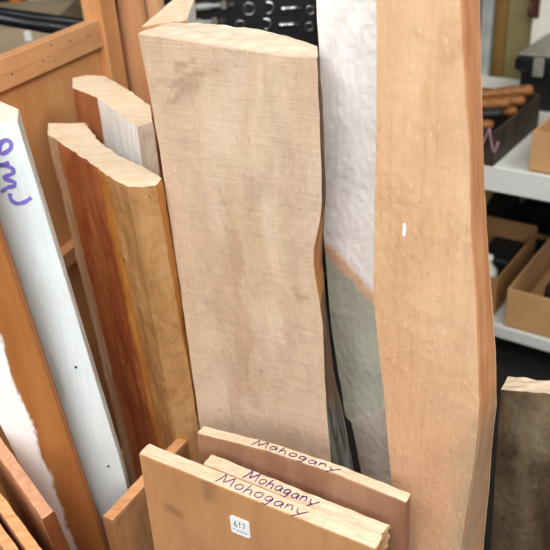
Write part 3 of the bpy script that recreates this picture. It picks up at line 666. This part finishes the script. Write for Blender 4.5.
MB().box(0, .15, 0, .12, 0, .07, .001).build('carton_body', plain('carton_yellow', '#cdb678', '#bfa768', rough=.8), e); MB().box(-.001, .151, -.001, .121, .07, .0735, .001).build('carton_lid', P_cream, e)

# ------------------------------------------------------------ dark rack in the background, left
yr = 1.72; zf = .52
bk = empty('workshop_rack', (-.45, yr, 0), label='dark steel rack in the background behind all the boards', cat='shelf')
m = MB(); m.box(-.95, .62, 0, .85, zf-.02, zf, .002); m.build('shelf', B_dark, bk)
m = MB(); m.box(-.95, .62, 0, .85, .1, .12, .002); m.build('shelf', B_dark, bk)
m = MB(); m.box(-.95, .62, .85, .865, 0, 2.0, .002); m.build('dark_backdrop', plain('backdrop_black', '#1c1a1a', '#262322', rough=.8), bk)  # black sheet added to stand in for the unlit dark behind the rack
p = ony(95, 10, yr-.02)
m = MB(); m.box(p.x+.45-.022, p.x+.45+.022, -.024, -.02, 0, 2.0, .001); m.box(p.x+.45-.022, p.x+.45-.019, -.02, .02, 0, 2.0, .001); m.build('upright', S_white, bk)
for q in range(6): MB().box(p.x+.45-.004, p.x+.45+.004, -.0255, -.0235, p.z-.2+.05*q, p.z-.182+.05*q, .001).build('slot', B_dark, bk)
for x in (-.95, .59):
    MB().box(x, x+.03, 0, .03, 0, 2.0, .002).build('upright', B_dark, bk)
# two black rails along the front of that rack
for i, (pa, pb, y, r_) in enumerate((((-20, 14.5), (110, 38), 1.66, .0135), ((-20, 10), (120, 30), 1.70, .012))):
    A, B = ony(*pa, y), ony(*pb, y); B2 = B + (B-A)*.35; A2 = A - (B-A)*1.2; o_ = Vector((-.45, yr, 0))
    MB().tube([A2-o_, B2-o_], r_, 20).build('rail', B_tube, bk, smooth=True)
def bg_box(u0, u1, vtop, vbot, y, dp, m, name, label, cat='box', lid=None, rz=0, base=zf):
    A = ony(u0, vtop, y); B = ony(u1, vtop, y); zt = A.z; zb = base
    e = empty(name, (A.x, y, zb+.0005), R(rz), label=label, cat=cat); w = (B-A).length
    MB().box(0, w, 0, dp, 0, zt-zb-.012, .002).build('body', m, e); MB().box(-.003, w+.003, -.003, dp+.003, zt-zb-.012, zt-zb, .002).build('lid', lid or m, e)
    return e, w, zt-zb
e, w, hh = bg_box(-40, 54, 26, 50, 2.03, .3, K_cardpale, 'cardboard_box', 'pale cardboard box below the black tubes, with a small white label')
p = ony(28, 36, 2.03); MB().box(-.009, .009, -.0012, .0, -.013, .013, .0005).build('paper_label', P_white, e, Matrix.Translation((p.x-e.location.x, -.0005, p.z-e.location.z)))
e1, w1, h1 = bg_box(24, 62, 3, 14, 2.34, .18, K_cardpale, 'cardboard_box', 'cream lidded box above the black tubes, background top left', lid=P_cream)
e2, w2, h2 = bg_box(71, 87, 7, 18, 2.36, .15, P_olive, 'cardboard_box', 'small olive box left of the white slotted upright')
e3, w3, h3 = bg_box(7, 18, -12, 12, 2.38, .12, O_orange, 'storage_case', 'orange case in the background, top left corner', cat='case')

# ------------------------------------------------------------ socket set case
yc = 1.80
A = ony(180, 60, yc); B = ony(322, 60, yc); zc0 = .74
case = empty('socket_case', (A.x, yc, 0), label='black socket set case standing open behind the pale slab, chrome sockets in rows', cat='tool case')
cw = B.x-A.x; zc1 = ony(250, -25, yc).z
MB().box(0, cw, 0, .03, zf+.001, zc1, .004).build('case_shell', B_black, case)
mb = MB(); f_ = .006
mb.box(0, cw, -.014, 0, zc1-f_, zc1, .002); mb.box(0, f_, -.014, 0, zf+.001, zc1-f_, .002); mb.box(cw-f_, cw, -.014, 0, zf+.001, zc1-f_, .002); mb.box(f_, cw-f_, -.014, 0, zf+.001, zf+.012, .002)
mb.build('case_rim', B_black, case)
def cpt(u, v): p = ony(u, v, yc-.004); return Vector((p.x, yc-.004, p.z))
def tool(name, label, cat, u, v, mk, grp='chrome sockets in the black case'):
    c = cpt(u, v); e = empty(name, c, 0, label=label, cat=cat, group=grp); mk(e); return e
def ringt(rad, thk):
    def mk(e):
        mb = MB(); pts = [(rad*math.cos(2*math.pi*k/24), -.004, rad*math.sin(2*math.pi*k/24)) for k in range(25)]
        mb.tube(pts, thk, 8, cap=False); mb.build('rim', C_chrome, e, smooth=True)
        MB().lathe([(rad*.9, 0), (rad*.9, .004)], (0, 0, 0), (0, -1, 0), 24).build('socket_body', B_dark, e)
    return mk
def bart(L_, r_):
    def mk(e):
        MB().lathe([(r_*.8, -L_/2), (r_, -L_/2+.003), (r_, -L_*.05), (r_*.75, 0), (r_, .05*L_), (r_, L_/2-.003), (r_*.8, L_/2)], (0, -r_*.5, 0), (1, 0, 0), 16).build('shaft', C_chrome, e, smooth=True)
        MB().lathe([(r_*.5, L_/2), (r_*.5, L_/2+.008)], (0, -r_*.5, 0), (1, 0, 0), 4).build('square_drive', C_chrome, e)
    return mk
def ratch(e):
    MB().lathe([(.004, -.045), (.0075, -.035), (.008, -.01), (.005, .0), (.005, .02)], (0, -.004, 0), (1, 0, .02), 14).build('handle', S_grey, e, smooth=True)
    MB().box(.018, .030, -.011, -.001, -.009, .009, .002).build('head', B_grey, e)
    MB().box(.032, .048, -.009, -.002, -.005, .005, .002).build('shank', C_chrome, e)
def hookt(e):
    pts = [(.012*math.cos(a), -.004, .012*math.sin(a)) for a in [R(t) for t in range(-110, 120, 15)]]
    MB().tube(pts, [.002+.0022*math.sin(i/len(pts)*3.14) for i in range(len(pts))], 8).build('jaw', C_chrome, e, smooth=True)
for row, (v0, dv) in enumerate(((5.5, 0), (22, 0))):
    w_ = ['upper visible row', 'lower visible row', 'topmost row'][row]
    dx = [0, -3, 0][row]
    tool('ratchet', 'ratchet with grey head at left, '+w_+' of the black case', 'ratchet', 213+dx*3, v0, ratch, None)
    tool('socket', 'large round socket ring beside the ratchet, '+w_+' of the black case', 'socket', 249+dx*3, v0+3, ringt(.0125-.002*row, .0014), None)
    tool('wrench_jaw', 'curved chrome jaw, '+w_+' of the black case', 'wrench', 268+dx, v0+2, hookt, None)
    tool('extension_bar', 'short chrome bar in the '+w_+' of the black case', 'socket bar', 289+dx*.7, v0+2.5, bart(.036, .0055), None)
    tool('socket', 'small round socket ring at right, '+w_+' of the black case', 'socket', 310-row, v0+4, ringt(.009, .0012), None)
# ------------------------------------------------------------ light
def area(name, loc_, rot, sx, sy, e, col=(1, 1, 1)):
    l = bpy.data.lights.new(name, 'AREA'); l.shape = 'RECTANGLE'; l.size = sx; l.size_y = sy; l.energy = e; l.color = col
    o = bpy.data.objects.new(name, l); COL.objects.link(o); o.location = loc_; o.rotation_euler = rot; return o
area('ceiling_lamp', (-.5, -.5, 2.65), (R(8), R(-6), 0), 1.6, 1.2, 70, (1, .98, .95))
area('ceiling_lamp', (1.5, .1, 2.65), (0, R(8), 0), .8, 1.6, 42, (1, .97, .92))
area('front_fill', (-.2, -1.9, 1.9), (R(78), 0, 0), 2.6, 1.2, 66, (.93, .97, 1))  # fill lamp added behind the camera to brighten the fronts; no window there
w = bpy.data.worlds.new('world'); bpy.context.scene.world = w; w.use_nodes = True
w.node_tree.nodes['Background'].inputs[0].default_value = (.6, .62, .65, 1); w.node_tree.nodes['Background'].inputs[1].default_value = .3
vs_ = bpy.context.scene.view_settings; vs_.view_transform = 'Standard'; vs_.look = 'None'; vs_.exposure = 0.1; vs_.gamma = 1; vs_.use_curve_mapping = False
